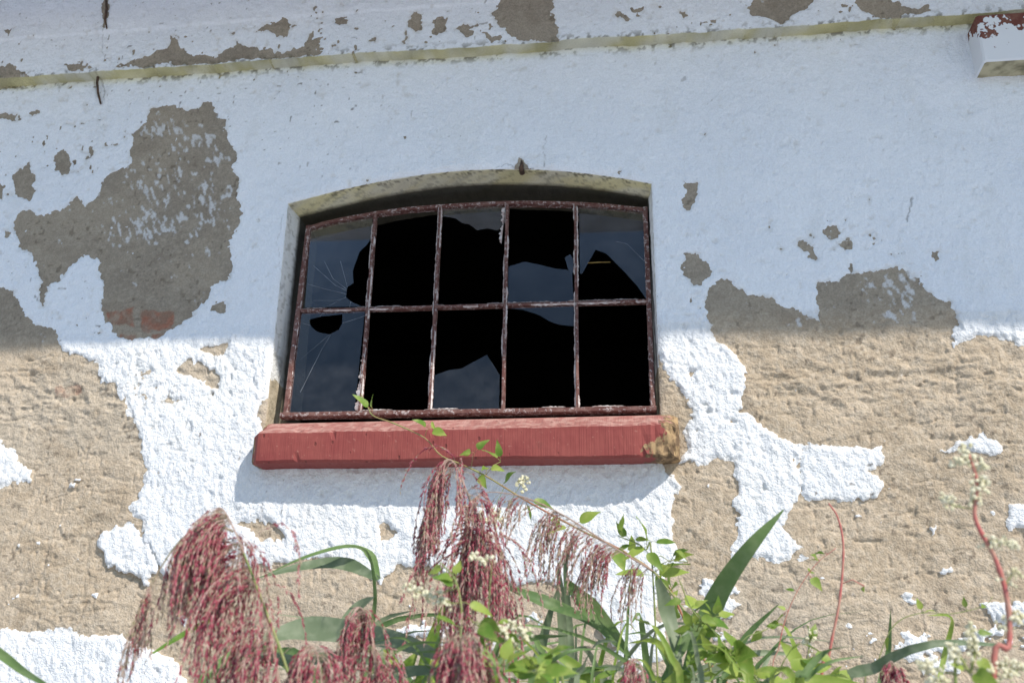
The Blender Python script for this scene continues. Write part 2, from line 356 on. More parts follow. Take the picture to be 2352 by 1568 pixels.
crackline([(1255,315),(1253,345),(1248,388)],.003,.6); crackline([(1140,386),(1165,380),(1190,385),(1225,388)],.003,.7)
crackline([(2092,462),(2085,480),(2084,512)],.004,.9); crackline([(605,1155),(604,1180)],.004,.9); crackline([(650,495),(640,560),(642,640)],.003,.4)
crackline([(240,70),(238,110),(236,150)],.003,.6,CY); crackline([(1510,800),(1530,870),(1560,890)],.004,.7); crackline([(1710,180),(1600,250)],.0025,.2)
crackline([(222,178),(220,205),(231,240)],.005,.9); crackline([(234,176),(243,200),(238,232)],.004,.9)
thick=0.0045+0.005*lower+0.0015*vn(X,Z,0.12,11)
thick=thick*np.clip(0.18+paint/0.022,0.18,1)
curl=(0.003+0.012*lower)*np.exp(-np.clip(paint,0,1)/0.008)*np.clip(0.2+1.0*vn(X,Z,0.06,12),0,1)*np.clip(thick/0.006,0.2,1)
band=np.clip(1-abs(Z-P(1176,900).z)/0.24,0,1)*lower
ridge=1-abs(fbm(X,Z,0.045,6,4,2.2))*3.0
rough_t=(0.0016+0.0036*lower)*fbm(X,Z,0.035,2,4,1.5)+0.0070*band*np.clip(ridge,-1,1)+0.0065*band*fbm(X,Z,0.05,6,4,1.8)+0.009*lower*fbm(X,Z,0.22,7,2,1.4)
rough_t=rough_t+0.0009*lower*vn(X,Z,0.0085,14)-0.0055*gro-0.0050*lower*ss(.58,.85,vn(X,Z,.02,12))
brush=fbm(X,Z,0.028,15,3,0.5)
white_r=0.0034*fbm(X,Z,0.07,3,3)+(0.0022+0.0014*lower)*brush+(0.0013+0.0010*lower)*fbm(X,Z,0.016,9,2)+0.0030*ss(0.1,.5,fbm(X,Z,0.045,11,3,.6))*(0.55+0.45*lower)-0.0025*ss(.70,.9,vn(X,Z,.014,5))
base=0.006*vn(X,Z,0.6,4)+0.004*vn(X,Z,0.2,5)
out=base+wm*(thick+curl+white_r)+(1-wm)*rough_t-0.002*crk
jj=np.arange(len(zz))[:,None]*np.ones_like(X)
corn=(jj>jc)
zL2=P(60,92,CY).z
out=out+np.where(corn,-CY,0)+0.008*np.clip((Z-zL2)/0.006,0,1)*corn
dl=np.clip(np.maximum.reduce([xl-X,X-xr,Z-(zs+aw)]),0,None)
near=(X>xl-0.03)&(X<xr+0.03)&(Z>zb-0.01)&(Z<zs+aw+0.03)
out=np.where(near,out*np.clip(dl/0.02,0.25,1)-0.004*np.clip(1-dl/0.006,0,1),out)
dz=Z-zcf(X)-wob
moss=np.where((jj==jc)|(jj==jc+1),1.0,0)+0.25*np.clip(1-dz/0.015,0,1)*(jj>jc+1)+np.clip(1+dz/0.035,0,1)*(jj<jc)*0.6
moss=np.clip(moss,0,1)
speck=np.where((jj>=jc)&(jj<=jc+1),0.0,np.clip(1-abs(dz)/0.045,0,1)*0.85)
thin=np.maximum.reduce([0.9*blob(390,430,190,170),0.8*blob(350,310,120,60),1.15*blob(2070,660,110,50),0.9*blob(1820,740,70,40),0.6*blob(2000,700,180,70),0.3*blob(430,600,90,120)])
thin=np.where(lower>0.8,thin*0.4,thin)-0.25*(lower)
brick=np.full(X.shape,-0.1)
for poly in [[(242,712),(305,708),(308,748),(250,750)],[(325,712),(402,710),(398,755),(325,760)],[(275,768),(312,768),(310,785),(275,785)],[(352,762),(385,764),(380,780),(352,782)],[(125,885),(185,883),(190,905),(125,910)]]:
    pl=W(poly); a=np.array(pl); x0,z0=a.min(0)-.05; x1,z1=a.max(0)+.05; m=(X>x0)&(X<x1)&(Z>z0)&(Z<z1)
    brick[m]=np.maximum(brick[m],sdp(wx[m]*.5+X[m]*.5,wzz[m]*.5+Z[m]*.5,pl))
Y=-out
nz,nx=X.shape
idx=np.arange(nz*nx).reshape(nz,nx)
q=np.stack([idx[:-1,:-1],idx[:-1,1:],idx[1:,1:],idx[1:,:-1]],-1)
keep=np.ones(q.shape[:2],bool); keep[jb:js,il:ir]=False
q=q[keep].reshape(-1,4)
co=np.stack([X,Y,Z],-1).reshape(-1,3)
olive=np.where((jj==jc)|(jj==jc+1),0.8,0.3)
at={'paint':paint.ravel(),'lower':lower.ravel(),'moss':moss.ravel(),'speck':speck.ravel(),'thin':thin.ravel(),'brick':brick.ravel(),'deep_shade':np.zeros(nz*nx),'crk':crk.ravel(),'olive':olive.ravel()}
loop=[(j,il) for j in range(jb,js)]+[(js,i) for i in range(il,ir)]+[(j,ir) for j in range(js,jb,-1)]+[(jb,i) for i in range(ir,il,-1)]
nl=len(loop)
lp=np.array([[X[j,i],Y[j,i],Z[j,i]] for j,i in loop])
deps=[0,0.004,0.012,0.025,0.04,0.055,0.07,0.085,0.10,0.115,0.13,0.145,0.16,0.2,0.26,0.34]
nco=[];na={k_:[] for k_ in at}
isR=np.array([i==ir and j>jb for j,i in loop]); isL=np.array([i==il for j,i in loop]); isT=np.array([j==js for j,i in loop])
for kd,d in enumerate(deps):
    c=lp.copy(); c[:,1]+=d
    splay=0.06*min(d,0.17)
    c[:,0]+=np.where(isL,splay,0)-np.where(isR,splay+0.05*min(d,0.16),0)
    nn=0.0016*vn(c[:,0]*1+c[:,2],c[:,1]*1,0.03,3)+0.001*vn(c[:,0]+c[:,2],c[:,1],0.012,5)
    if kd>0:
        c[:,0]+=np.where(isL,nn,np.where(isR,-nn,0)); c[:,2]-=np.where(isT,nn,0)
    if kd==1: 
        c[:,0]+=np.where(isL,0.002,np.where(isR,-0.002,0)); c[:,2]-=np.where(isT,0.002,0)
    nco.append(c)
    z_=c[:,2]
    tanlow=np.where((isL|isR),(z_-(zsh-0.10-0.25*d))*1.0,0.1)
    na['paint'].append(np.clip(np.where(isT,0.08,tanlow+0.02*vn(c[:,2],c[:,1],0.04,6)),-0.1,0.1))
    na['lower'].append(np.where(z_<zsh,1.0,0.0)); 
    na['moss'].append(np.where(isT,0.95 if d>0.003 else 0.4,0.15)); na['speck'].append(np.where(isT,0.75 if d<0.03 else 0.35,0.35))
    na['thin'].append(np.zeros(nl)); na['brick'].append(np.full(nl,-0.1)); na['crk'].append(np.zeros(nl)); na['olive'].append(np.full(nl,0.15))
    na['deep_shade'].append(np.full(nl,min(1,max(0,(d-0.108)/0.014))*0.94))  # shade deep in the reveal, painted dark into the plaster colour
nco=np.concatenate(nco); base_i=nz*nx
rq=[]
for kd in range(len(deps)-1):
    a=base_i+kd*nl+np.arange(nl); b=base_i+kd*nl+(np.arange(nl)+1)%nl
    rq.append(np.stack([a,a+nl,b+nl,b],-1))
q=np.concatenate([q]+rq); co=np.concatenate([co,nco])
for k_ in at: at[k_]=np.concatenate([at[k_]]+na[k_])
U=co[:,0]+co[:,1]*1.07; V=co[:,2]+co[:,1]*0.83
def C(c): return np.array(c)[None,:]
def lerp(f,a,b): f=f[:,None]; return a*(1-f)+b*f
low=at['lower']
def both(a,b): return lerp(low,C(a),C(b))  # shaded tone above the eave shadow line, sunlit tone below, painted in
tan=both((0.355,0.305,0.24),(0.475,0.39,0.295))
tan=lerp(ss(-.35,.4,fbm(U,V,0.16,2,5)),tan,both((0.295,0.255,0.205),(0.42,0.34,0.25)))
tan=lerp(0.7*ss(.0,.5,fbm(U,V,0.45,12,3,2.0)),tan,both((0.33,0.29,0.24),(0.44,0.38,0.305)))
tan=lerp(0.45*ss(-.2,.6,fbm(U,V,0.012,4,2)),tan,both((0.42,0.37,0.30),(0.58,0.50,0.40)))
tan=lerp(0.5*ss(.1,.55,fbm(U,V,0.05,9,4,1.6)),tan,both((0.26,0.22,0.175),(0.34,0.27,0.195)))
pit=ss(.5,.75,vn(U,V,.013,8))*ss(-.1,.4,fbm(U,V,.08,9,2))
tan=lerp(0.6*pit,tan,C((0.15,0.12,0.09)))
br=lerp(ss(-.3,.3,fbm(U,V,.03,5,3)),C((0.34,0.15,0.10)),C((0.27,0.16,0.115)))
bm=ss(-0.003,0.006,at['brick']+0.010*fbm(U,V,.03,6,3))*(0.25+0.65*ss(-.6,.2,fbm(U,V,.03,7,3)))*(1-0.45*low)
tan=lerp(bm,tan,br)
th=0.75*fbm(U*0.9+V*0.35,V,0.028,3,3,0.45)+0.55*fbm(U,V,0.07,11,4)+0.62*at['thin']
tan=lerp(0.75*ss(0.62,0.84,th),tan,C((0.68,0.69,0.71)))
wh=lerp(ss(-.4,.4,fbm(U,V,.35,3,5)),C((0.86,0.89,0.935)),C((0.82,0.855,0.91)))
wh=wh*(1-0.09*low)[:,None]*np.where(low[:,None]>0.5,C((1.0,0.98,0.95)),C((1,1,1)))  # white toned down and warmed in the sunlit zone, put into the colour
wh=lerp(0.22*ss(.3,.7,fbm(U,V,.03,7,4)),wh,C((0.62,0.61,0.57)))
wh=lerp(0.14*ss(.2,.6,fbm(U,V,.25,9,4,0.4)),wh,C((0.62,0.62,0.58)))
sp=ss(.84,.94,vn(U,V,.016,12))*ss(-.1,.4,fbm(U,V,.5,13,3))
wh=lerp(0.8*sp,wh,C((0.16,0.14,0.12)))
rim=ss(0.016,0.002,at['paint'])*0.3*ss(-.2,.4,fbm(U,V,.04,14,3))
wh=lerp(np.clip(rim,0,1),wh,C((0.48,0.43,0.35)))
wh=lerp(at['crk']*0.75,wh,C((0.12,0.11,0.10)))
mo=np.clip(at['moss'],0,1)*(0.65+0.35*ss(-.5,.3,fbm(U,V,.12,1,4)))
mc=lerp(np.clip(at['olive']+0.6*fbm(U,V,.10,15,3),0,1),C((0.80,0.74,0.42)),C((0.40,0.37,0.20)))
dk=at['speck']*ss(.08,.36,fbm(U,V,.02,10,3))
cols=[]
for c in (tan,wh):
    c=lerp(mo,c,mc); c=lerp(dk,c,C((0.12,0.11,0.07))); c=lerp(at['deep_shade'],c,C((0.06,0.055,0.045))); cols.append(c)
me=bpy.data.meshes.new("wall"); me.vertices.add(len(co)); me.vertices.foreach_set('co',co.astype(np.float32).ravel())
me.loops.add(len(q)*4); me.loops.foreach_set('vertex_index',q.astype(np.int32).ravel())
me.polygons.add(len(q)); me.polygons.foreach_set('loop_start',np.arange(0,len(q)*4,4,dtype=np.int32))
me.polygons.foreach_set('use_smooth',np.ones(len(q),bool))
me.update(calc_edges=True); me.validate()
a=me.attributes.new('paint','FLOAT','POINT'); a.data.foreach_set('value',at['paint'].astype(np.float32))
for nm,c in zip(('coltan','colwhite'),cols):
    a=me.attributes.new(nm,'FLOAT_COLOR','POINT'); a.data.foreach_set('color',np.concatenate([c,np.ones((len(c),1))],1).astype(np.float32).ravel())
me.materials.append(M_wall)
barn=empty("farm_building",(0,0,0))
barn["label"]="old white farm building with peeling plaster and a broken window"; barn["category"]="building"
wall=link(bpy.data.objects.new("wall",me),barn); wall["label"]="white painted plaster wall flaking off to tan render"

mb=MB()
def quad(m,a,b,c,d,mi=0): m.add([a,b,c,d],[(0,1,2,3)],mi)
quad(mb,(-9,0,0),(-9,6,0),(-9,6,5.0),(-9,0,5.0)); quad(mb,(7,0,0),(7,6,0),(7,6,5.0),(7,0,5.0)); quad(mb,(-9,6,0),(7,6,0),(7,6,5.0),(-9,6,5.0))
mb.add([(-9,0,5.0),(-9,6,5.0),(-9,3,6.2)],[(0,1,2)]); mb.add([(7,0,5.0),(7,6,5.0),(7,3,6.2)],[(0,1,2)])
mb.obj("rear_wall",[M_side],barn)
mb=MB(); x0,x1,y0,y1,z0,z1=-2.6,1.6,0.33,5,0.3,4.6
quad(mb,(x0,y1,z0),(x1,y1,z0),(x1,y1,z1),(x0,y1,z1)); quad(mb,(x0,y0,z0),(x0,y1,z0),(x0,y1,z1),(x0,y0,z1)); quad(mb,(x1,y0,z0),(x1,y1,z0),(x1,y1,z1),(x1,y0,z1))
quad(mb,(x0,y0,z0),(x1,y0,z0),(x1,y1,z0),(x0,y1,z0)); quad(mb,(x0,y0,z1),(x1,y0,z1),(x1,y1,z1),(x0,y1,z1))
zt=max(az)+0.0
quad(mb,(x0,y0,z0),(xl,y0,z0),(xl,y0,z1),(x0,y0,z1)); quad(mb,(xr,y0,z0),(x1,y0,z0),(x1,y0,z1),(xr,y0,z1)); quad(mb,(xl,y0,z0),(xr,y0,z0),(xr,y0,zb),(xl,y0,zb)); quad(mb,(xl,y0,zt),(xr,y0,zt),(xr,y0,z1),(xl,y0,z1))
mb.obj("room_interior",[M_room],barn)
SX,SZ=1.10,1.35; OV=1.15
a=P(100,800); b=P(2250,770)
def eave(x): 
    xa=a.x+SX*OV; xb=b.x+SX*OV
    return (a.z+(b.z-a.z)*(x-xa)/(xb-xa))+SZ*OV
mb=MB(); e0,e1=eave(-9.6),eave(7.6)
A=[(-9.6,-OV,e0),(7.6,-OV,e1),(7.6,3.0,e1+2.35),(-9.6,3.0,e0+2.35)]
B=[(p[0],p[1],p[2]+0.10) for p in A]; mb.box([Vector(p) for p in A]+[Vector(p) for p in B])
A=[(-9.6,3.0,e0+2.35),(7.6,3.0,e1+2.35),(7.6,7.2,e1+0.1),(-9.6,7.2,e0+0.1)]
B=[(p[0],p[1],p[2]+0.10) for p in A]; mb.box([Vector(p) for p in A]+[Vector(p) for p in B])
ro=mb.obj("roof",[M_wood,M_tile],barn)
for p in ro.data.polygons:
    if p.index in (1,7): p.material_index=1

mb=MB(); BY=-0.115
bl=P(2240,180,-0.01); bz0=bl.z; bx0=bl.x; tp=P(2265,33,BY); bz1=tp.z; bx1=bx0+0.42
M_beam=mat_peel("peeling_red_beam_paint",(0.15,0.05,0.04),(0.20,0.09,0.065),(0.74,0.76,0.79),0.44,16,zmid=bz1-0.075)
def bevbox(m,x0,x1,y0,y1,z0,z1,b,mi=0):
    pr=[(x0,y1),(x0,y0+b),(x0+b,y0),(x1-b,y0),(x1,y0+b),(x1,y1)]
    lv=[(z0,b),(z0+b,0),(z1-b,0),(z1,b)]; vs=[]; 
    for z,ins in lv:
        for (x,y) in pr:
            xx=x+(ins if x<(x0+x1)/2 else -ins); yy=y+(ins if y<y1 else 0); vs.append((xx,yy,z))
    n=len(pr); fs=[]
    for i in range(3):
        for j in range(n): fs.append((i*n+j,i*n+(j+1)%n,(i+1)*n+(j+1)%n,(i+1)*n+j))
    fs.append(tuple(range(n))[::-1]); fs.append(tuple(3*n+j for j in range(n))); m.add(vs,fs,mi)
bevbox(mb,bx0,bx1,BY,0.06,bz0,bz1,0.006)
mb.m[-2]=1
bm_=mb.obj("beam_end",[M_beam,M_cream_dirty],barn); bm_["label"]="white painted beam end with dark red paint showing"

mb=MB(); h0=P(1198,392,-0.01)
mb.tube([h0+Vector((0,0.02,0.0)),h0+Vector((0,-0.012,0.006)),h0+Vector((0.004,-0.022,0.02)),h0+Vector((0.001,-0.018,0.034))],[0.011,0.010,0.007,0.003],7)
mb.obj("iron_hook",[M_lump],barn,True)
mb=MB(); mb.tube([P(226,172,0.01),P(225,176,-0.022),P(223,190,-0.026),P(225,212,-0.02),P(231,238,-0.012),P(232,242,0.01)],[0.005,0.006,0.0055,0.005,0.004,0.003],7)
mb.obj("iron_hook",[M_lump],barn,True)
mb=MB(); mb.tube([P(243,-5,CY-0.01),P(245,20,CY-0.016),P(241,45,CY-0.014),P(246,68,CY-0.01)],[0.004,0.005,0.004,0.003],6)
mb.obj("iron_hook",[M_lump],barn,True)

# ------------------------------------------------------------ window
win=empty("window",((xl+xr)/2,0.06,zb),barn); win["label"]="arched ten pane window with rusty bars and smashed glass"
A0=P(1070,962,0.02); B0=P(1070,478,0.135)
dv=Vector((0,B0.y-A0.y,B0.z-A0.z)).normalized(); nf=Vector((0,-dv.z,dv.y))
def Fp(u,v,off=0.0):
    d=ray(u,v); p0=A0+nf*off; t=(p0-CAM).dot(nf)/d.dot(nf); return CAM+d*t
def bar(m,a,b,w,d0,d1,mi=0,segs=10,jit=0.0005):
    t=(b-a).normalized(); s=t.cross(nf).normalized(); sec=[(-w/2,d0),(-w/2,d1-0.003),(-w/2+0.003,d1),(w/2-0.003,d1),(w/2,d1-0.003),(w/2,d0)]
    vs=[];fs=[];n=len(sec)
    for i in range(segs+1):
        p=a.lerp(b,i/segs)
        for (q1,q2) in sec: vs.append(p+s*(q1+random.uniform(-jit,jit))+nf*(q2+random.uniform(-jit,jit)))
    for i in range(segs):
        for j in range(n): fs.append((i*n+j,i*n+(j+1)%n,(i+1)*n+(j+1)%n,(i+1)*n+j))
    fs.append(tuple(range(n))[::-1]); fs.append(tuple(segs*n+j for j in range(n))); m.add(vs,fs,mi)
top=[(708,525),(745,514),(785,505),(862,491),(935,481),(1012,475),(1090,470),(1165,467),(1245,467),(1322,469),(1400,474),(1484,483)]
mb=MB()
L0=Fp(656,952); L1=Fp(709,520); R0=Fp(1500,938); R1=Fp(1482,478)
bar(mb,L0,L1,0.018,-0.02,0.010); bar(mb,R0,R1,0.018,-0.02,0.010)
bar(mb,Fp(645,955),Fp(1508,940),0.019,-0.02,0.014,segs=40)
for i in range(len(top)-1): bar(mb,Fp(*top[i]),Fp(*top[i+1]),0.015,-0.02,0.0098,segs=2)
mb.obj("frame",[M_frame],win)
vb=[((862,492),(826,948)),((1012,476),(987,946)),((1165,468),(1155,943)),((1322,470),(1326,941))]
for (p,q2) in vb:
    mb=MB(); bar(mb,Fp(*q2),Fp(*p),0.0125,-0.018,0.008,segs=24,jit=0.0008); mb.obj("glazing_bar",[M_frame],win)
mb=MB(); bar(mb,Fp(690,714),Fp(1490,691),0.0115,-0.018,0.0068,segs=40,jit=0.0007); mb.obj("glazing_bar",[M_frame],win)
def putty(a,b,side,dens=0.5,w=0.0038):
    pa,pb=Fp(*a),Fp(*b); L=(pb-pa).length; t=(pb-pa)/L; s=t.cross(nf)*side; x=0
    while x<L:
        l=random.uniform(0.04,0.14)
        if random.random()<dens:
            mb=MB(); n=max(3,int(l/0.006)); vs=[];fs=[]
            for i in range(n+1):
                p=pa+t*min(L,x+l*i/n); e=abs(math.sin(math.pi*i/n))**0.4
                ww=w*e*random.uniform(0.4,1.3)
                vs+= [p+s*0.0045+nf*0.0100, p+s*(0.0066+ww)+nf*0.004, p+s*(0.0052)+nf*0.001]
            for i in range(n):
                fs+=[(i*3,i*3+1,i*3+4,i*3+3),(i*3+1,i*3+2,i*3+5,i*3+4)]
            mb.add(vs,fs); mb.obj("putty",[M_putty],win)
        x+=l
for (p,q2) in vb:
    putty(q2,p,1,0.6); putty(q2,p,-1,0.7)
putty((826,945),(845,800),-1,1.0,0.013); putty((1155,560),(1163,480),-1,1,0.011)
putty((656,952),(709,520),1,0.8); putty((1500,938),(1482,478),-1,0.7)
putty((690,714),(1490,691),1,0.55); putty((690,714),(1490,691),-1,0.5); putty((650,950),(1500,936),-1,0.5)
panes=[
 (1,[(700,706),(714,530),(780,512),(856,500),(853,545),(843,562),(826,578),(818,600),(810,622),(812,650),(797,660),(795,682),(806,692),(832,704)],None),
 (1,[(1018,480),(1158,474),(1155,515),(1142,530),(1120,524),(1096,529),(1078,515),(1062,513),(1047,502),(1018,497)],None),
 (0,[(1168,612),(1205,601),(1240,608),(1275,617),(1300,619),(1314,624),(1318,694),(1166,697)],None),
 (1,[(1297,592),(1310,583),(1318,600),(1316,628),(1305,618)],None),
 (1,[(1330,476),(1480,484),(1484,686),(1462,655),(1432,622),(1392,582),(1368,573),(1352,602),(1338,628),(1332,628)],None),
 (0,[(693,720),(838,714),(814,948),(664,950)],[(710,734),(735,727),(786,722),(786,742),(778,757),(757,768),(728,762),(713,748)]),
 (0,[(996,862),(1030,850),(1060,846),(1087,831),(1118,815),(1134,838),(1148,862),(1146,944),(990,947)],None),
 (0,[(1168,708),(1318,703),(1318,749),(1287,746),(1262,738),(1240,724),(1200,711)],None)]
for up_,poly,hole in panes:
    mb=MB(); outp=[Fp(u,v,-0.002) for u,v in poly]
    if hole is None: mb.add(outp,[tuple(range(len(outp)))])
    else:
        hp=[Fp(u,v,-0.002) for u,v in hole]
        TL,TR,BR,BL=outp
        vs=[TL,TR,BR,BL]+hp
        mb.add(vs,[(0,1,6,5,4),(1,2,8,7,6),(2,3,10,9,8),(3,0,4,11,10)])
    if poly[0]==(693,720):
        cr=[[(786,742),(815,733),(838,725)],[(760,768),(740,800),(715,850),(690,900)],[(715,748),(695,742)],[(735,727),(742,718)],[(757,768),(720,800),(690,825)]]
    elif poly[0]==(700,706):
        cr=[[(795,682),(760,700),(740,706)],[(795,675),(740,662),(706,652)],[(796,664),(765,640),(745,600)],[(798,660),(790,630),(782,600)],[(795,684),(770,690),(720,690)],[(806,692),(803,705)],[(797,668),(770,655),(720,610)]]
    elif poly[0][0]==1330: cr=[[(1480,600),(1440,560),(1415,555)]]
    else: cr=[]
    for c in cr:
        pts=[Fp(u,v,-0.0008) for u,v in c]
        for p1,p2 in zip(pts[:-1],pts[1:]):
            t=(p2-p1).normalized(); s=t.cross(nf)*random.uniform(0.0003,0.0006); mb.add([p1-s,p2-s,p2+s,p1+s],[(0,1,2,3)],1)
    mb.obj("glass_pane",[M_glassU if up_ else M_glassL,M_crack],win)
mb=MB(); p1=P(1350,604,0.32); p2=P(1402,602,0.34); mb.tube([p1,p1.lerp(p2,.5)+Vector((0,0,.001)),p2],[0.002,0.003,0.002],5)
mb.obj("wooden_batten",[M_straw],win)
SY=-0.115
fl=P(572,1035,SY).x; fr_=P(1562,1020,SY).x
zt_f=P(1070,981,SY).z; zb_f=P(1070,1055,SY).z; zt_b=P(1070,963,0.0).z
n=110; prof=[(0.05,zt_b+0.012),(0.0,zt_b),(-0.05,zt_f+(zt_b-zt_f)*0.5),(SY+0.012,zt_f+0.004),(SY,zt_f-0.006),(SY-0.001,(zt_f*2+zb_f)/3),(SY-0.001,(zt_f+zb_f*2)/3),(SY,zb_f+0.008),(SY+0.008,zb_f),(0.02,zb_f-0.0)]
vs=[];wear=[]; rr=random.Random(4); nz1=[rr.uniform(-1,1) for _ in range(200)]
for i in range(n+1):
    t=i/n; x=fl+(fr_-fl)*t
    eL=min(1,(x-fl)/0.030); eR=min(1,(fr_-x)/0.035)
    for pi_,(y,z) in enumerate(prof):
        cL=(1-eL)*0.034+(1-eR)**1.6*0.035
        yy=y+(cL if y<-0.03 else 0)
        zc_=(zt_f+zb_f)/2
        zz_=zc_+(z-zc_)*(1-0.10*((1-eL)**2+(1-eR)**2))
        if y<-0.02:
            dd=max(0,1-(fr_-x)/0.15)
            dm=dd*0.020*abs(nz1[(i*3+pi_*7)%200])*(1.3 if z<zc_ else .8)+(0.006 if rr.random()<.04 and pi_ in(3,4,7,8) else 0)
            yy+=dm+rr.uniform(0,0.0010); zz_+=rr.uniform(-0.001,0.001)+0.004*math.sin(x*9)*(z<zc_)*0.6+0.003*math.sin(x*23)*(z>zc_)*0.5-dd*0.006*nz1[(i+pi_)%200]
        vs.append((x,yy,zz_)); 
        wr=max(0,1-(fr_-x)/0.19)*(0.98-0.30*(z>zc_))+max(0,1-(x-fl)/0.045)*0.62
        if y>-0.06 and z>zc_: wr=max(wr,0.24)
        wear.append(min(1,wr))
m_=len(prof); fs=[]
for i in range(n):
    for j in range(m_-1): fs.append((i*m_+j,(i+1)*m_+j,(i+1)*m_+j+1,i*m_+j+1))
    fs.append((i*m_+m_-1,(i+1)*m_+m_-1,(i+1)*m_,i*m_))
fs.append(tuple(range(m_))); fs.append(tuple(n*m_+j for j in range(m_))[::-1])
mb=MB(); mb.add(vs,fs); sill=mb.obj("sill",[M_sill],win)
a_=sill.data.attributes.new('wear','FLOAT','POINT'); a_.data.foreach_set('value',wear)
sill["label"]="red painted stone sill with a broken bare corner"

mb=MB(); mb.add([(-200,-200,0),(200,-200,0),(200,200,0),(-200,200,0)],[(0,1,2,3)])
g=mb.obj("ground",[M_ground]); g["kind"]="structure"

# ------------------------------------------------------------ plants
def blade(m,pts,w,nrm=Vector((0,-1,0.25)),fold=0.18,mi=0,n=18,twist=0.0,w0=0.35):
    sp=spline(pts,n); vs=[];fs=[]
    for i,p in enumerate(sp):
        t=i/n; tg=(sp[min(i+1,n)]-sp[max(i-1,0)]).normalized()
        nn=(Matrix.Rotation(twist*t,3,tg)@nrm); s=tg.cross(nn).normalized(); nn=s.cross(tg).normalized()
        ww=w*(w0+(1-w0)*min(1,t*3.5))*max(0.02,(1-t**2.2))**0.8
        vs+=[p-s*ww/2+nn*fold*ww*0.5,p-s*ww*0.25+nn*fold*ww*0.2,p-nn*fold*ww*0.2,p+s*ww*0.25+nn*fold*ww*0.2,p+s*ww/2+nn*fold*ww*0.5]
    for i in range(n):
        for j in range(4): fs.append((i*5+j,i*5+j+1,(i+1)*5+j+1,(i+1)*5+j))
    m.add(vs,fs,mi)
def leaf(m,b,d,nrm,L,wd,mi=0,droop=0.25):
    d=d.normalized(); s=d.cross(nrm).normalized(); nn=s.cross(d).normalized()
    pr=[(0,0.10),(0.06,0.62),(0.18,0.95),(0.34,1.0),(0.52,0.84),(0.7,0.56),(0.86,0.26),(1.0,0.02)]
    vs=[];fs=[]; wv=random.uniform(-.1,.1)
    for t,w in pr:
        c=b+d*L*t-nn*L*droop*t*t; cup=0.22*w*wd/2
        e=math.sin(t*9+wv*30)*0.05*wd
        vs+=[c-s*w*wd/2+nn*(cup+e),c,c+s*w*wd/2+nn*(cup-e)]
    for i in range(len(pr)-1):
        fs+=[(i*3,i*3+1,i*3+4,i*3+3),(i*3+1,i*3+2,i*3+5,i*3+4)]
    m.add(vs,fs,mi)
def spikelet(m,p,d,L,w,mi):
    d=d.normalized(); a=d.cross(Vector((0.2,1,0.3))).normalized(); b=d.cross(a)
    mid=p+d*L*0.4
    m.add([p,mid+a*w,mid+b*w,mid-a*w,mid-b*w,p+d*L],[(0,1,2),(0,2,3),(0,3,4),(0,4,1),(5,2,1),(5,3,2),(5,4,3),(5,1,4)],mi)
def plume_mesh(axis,y,nstr,lmin,lmax,side=(0,0),spread=0.8,grav=0.5,green=0.25,fat=1.0):
    m=MB(); sp=spline([P(u,v,y) for u,v in axis],24); k=px(y)
    m.tube(sp,[0.0022*(1-0.7*i/24) for i in range(25)],5,1)
    hubs=[(random.random()**0.9,Vector((random.gauss(0,1)*spread+side[0],random.gauss(0,1)*spread*0.8,random.gauss(0,.5)*spread+side[1]-0.2))) for _ in range(max(6,nstr//9))]
    for _ in range(nstr):
        ht,hd=random.choice(hubs); t=min(1,max(0,ht+random.gauss(0,.02))); i=min(int(t*23),23); p=sp[i].lerp(sp[i+1],t*23-i)
        tg=(sp[i+1]-sp[i]).normalized()
        d=(tg*0.5+(hd+Vector((random.gauss(0,.22),random.gauss(0,.22),random.gauss(0,.15))))*0.6).normalized()
        L=random.uniform(lmin,lmax)*k*(1.0-0.3*t)*random.choice((.6,1,1,1.15)); ns=9; pts=[p.copy()]
        g=grav*random.uniform(0.6,1.5)
        for s_ in range(ns):
            d=(d+Vector((random.gauss(0,.11),random.gauss(0,.11),-g))).normalized(); p=p+d*L/ns; pts.append(p.copy())
        m.tube(pts,0.00045,3,1)
        nsp=int(L/0.0034); bare=random.uniform(.05,.35)
        gs=green*random.uniform(0.2,1.9)
        for q_ in range(nsp):
            tt=random.uniform(bare,1)*ns; ii=min(int(tt),ns-1); pp=pts[ii].lerp(pts[ii+1],tt-ii)
            dd=(pts[ii+1]-pts[ii]).normalized()+Vector((random.gauss(0,.25),random.gauss(0,.25),random.gauss(0,.2)-0.2))
            off=dd.normalized()*random.uniform(0,0.003)
            spikelet(m,pp+off,dd,random.uniform(0.007,0.013)*fat,random.uniform(0.0008,0.0016)*fat,1 if random.random()<gs*(0.6+0.8*tt/ns) else 0)
    return m
def rooted(pts,y):
    w=[P(u,v,y) for u,v in pts]; f=w[0]
    dx=(w[0].x-w[1].x)*0.3
    return [Vector((f.x+dx*1.5,y+random.uniform(-.05,.05),0.0)),Vector((f.x+dx,y,f.z*0.55))]+w
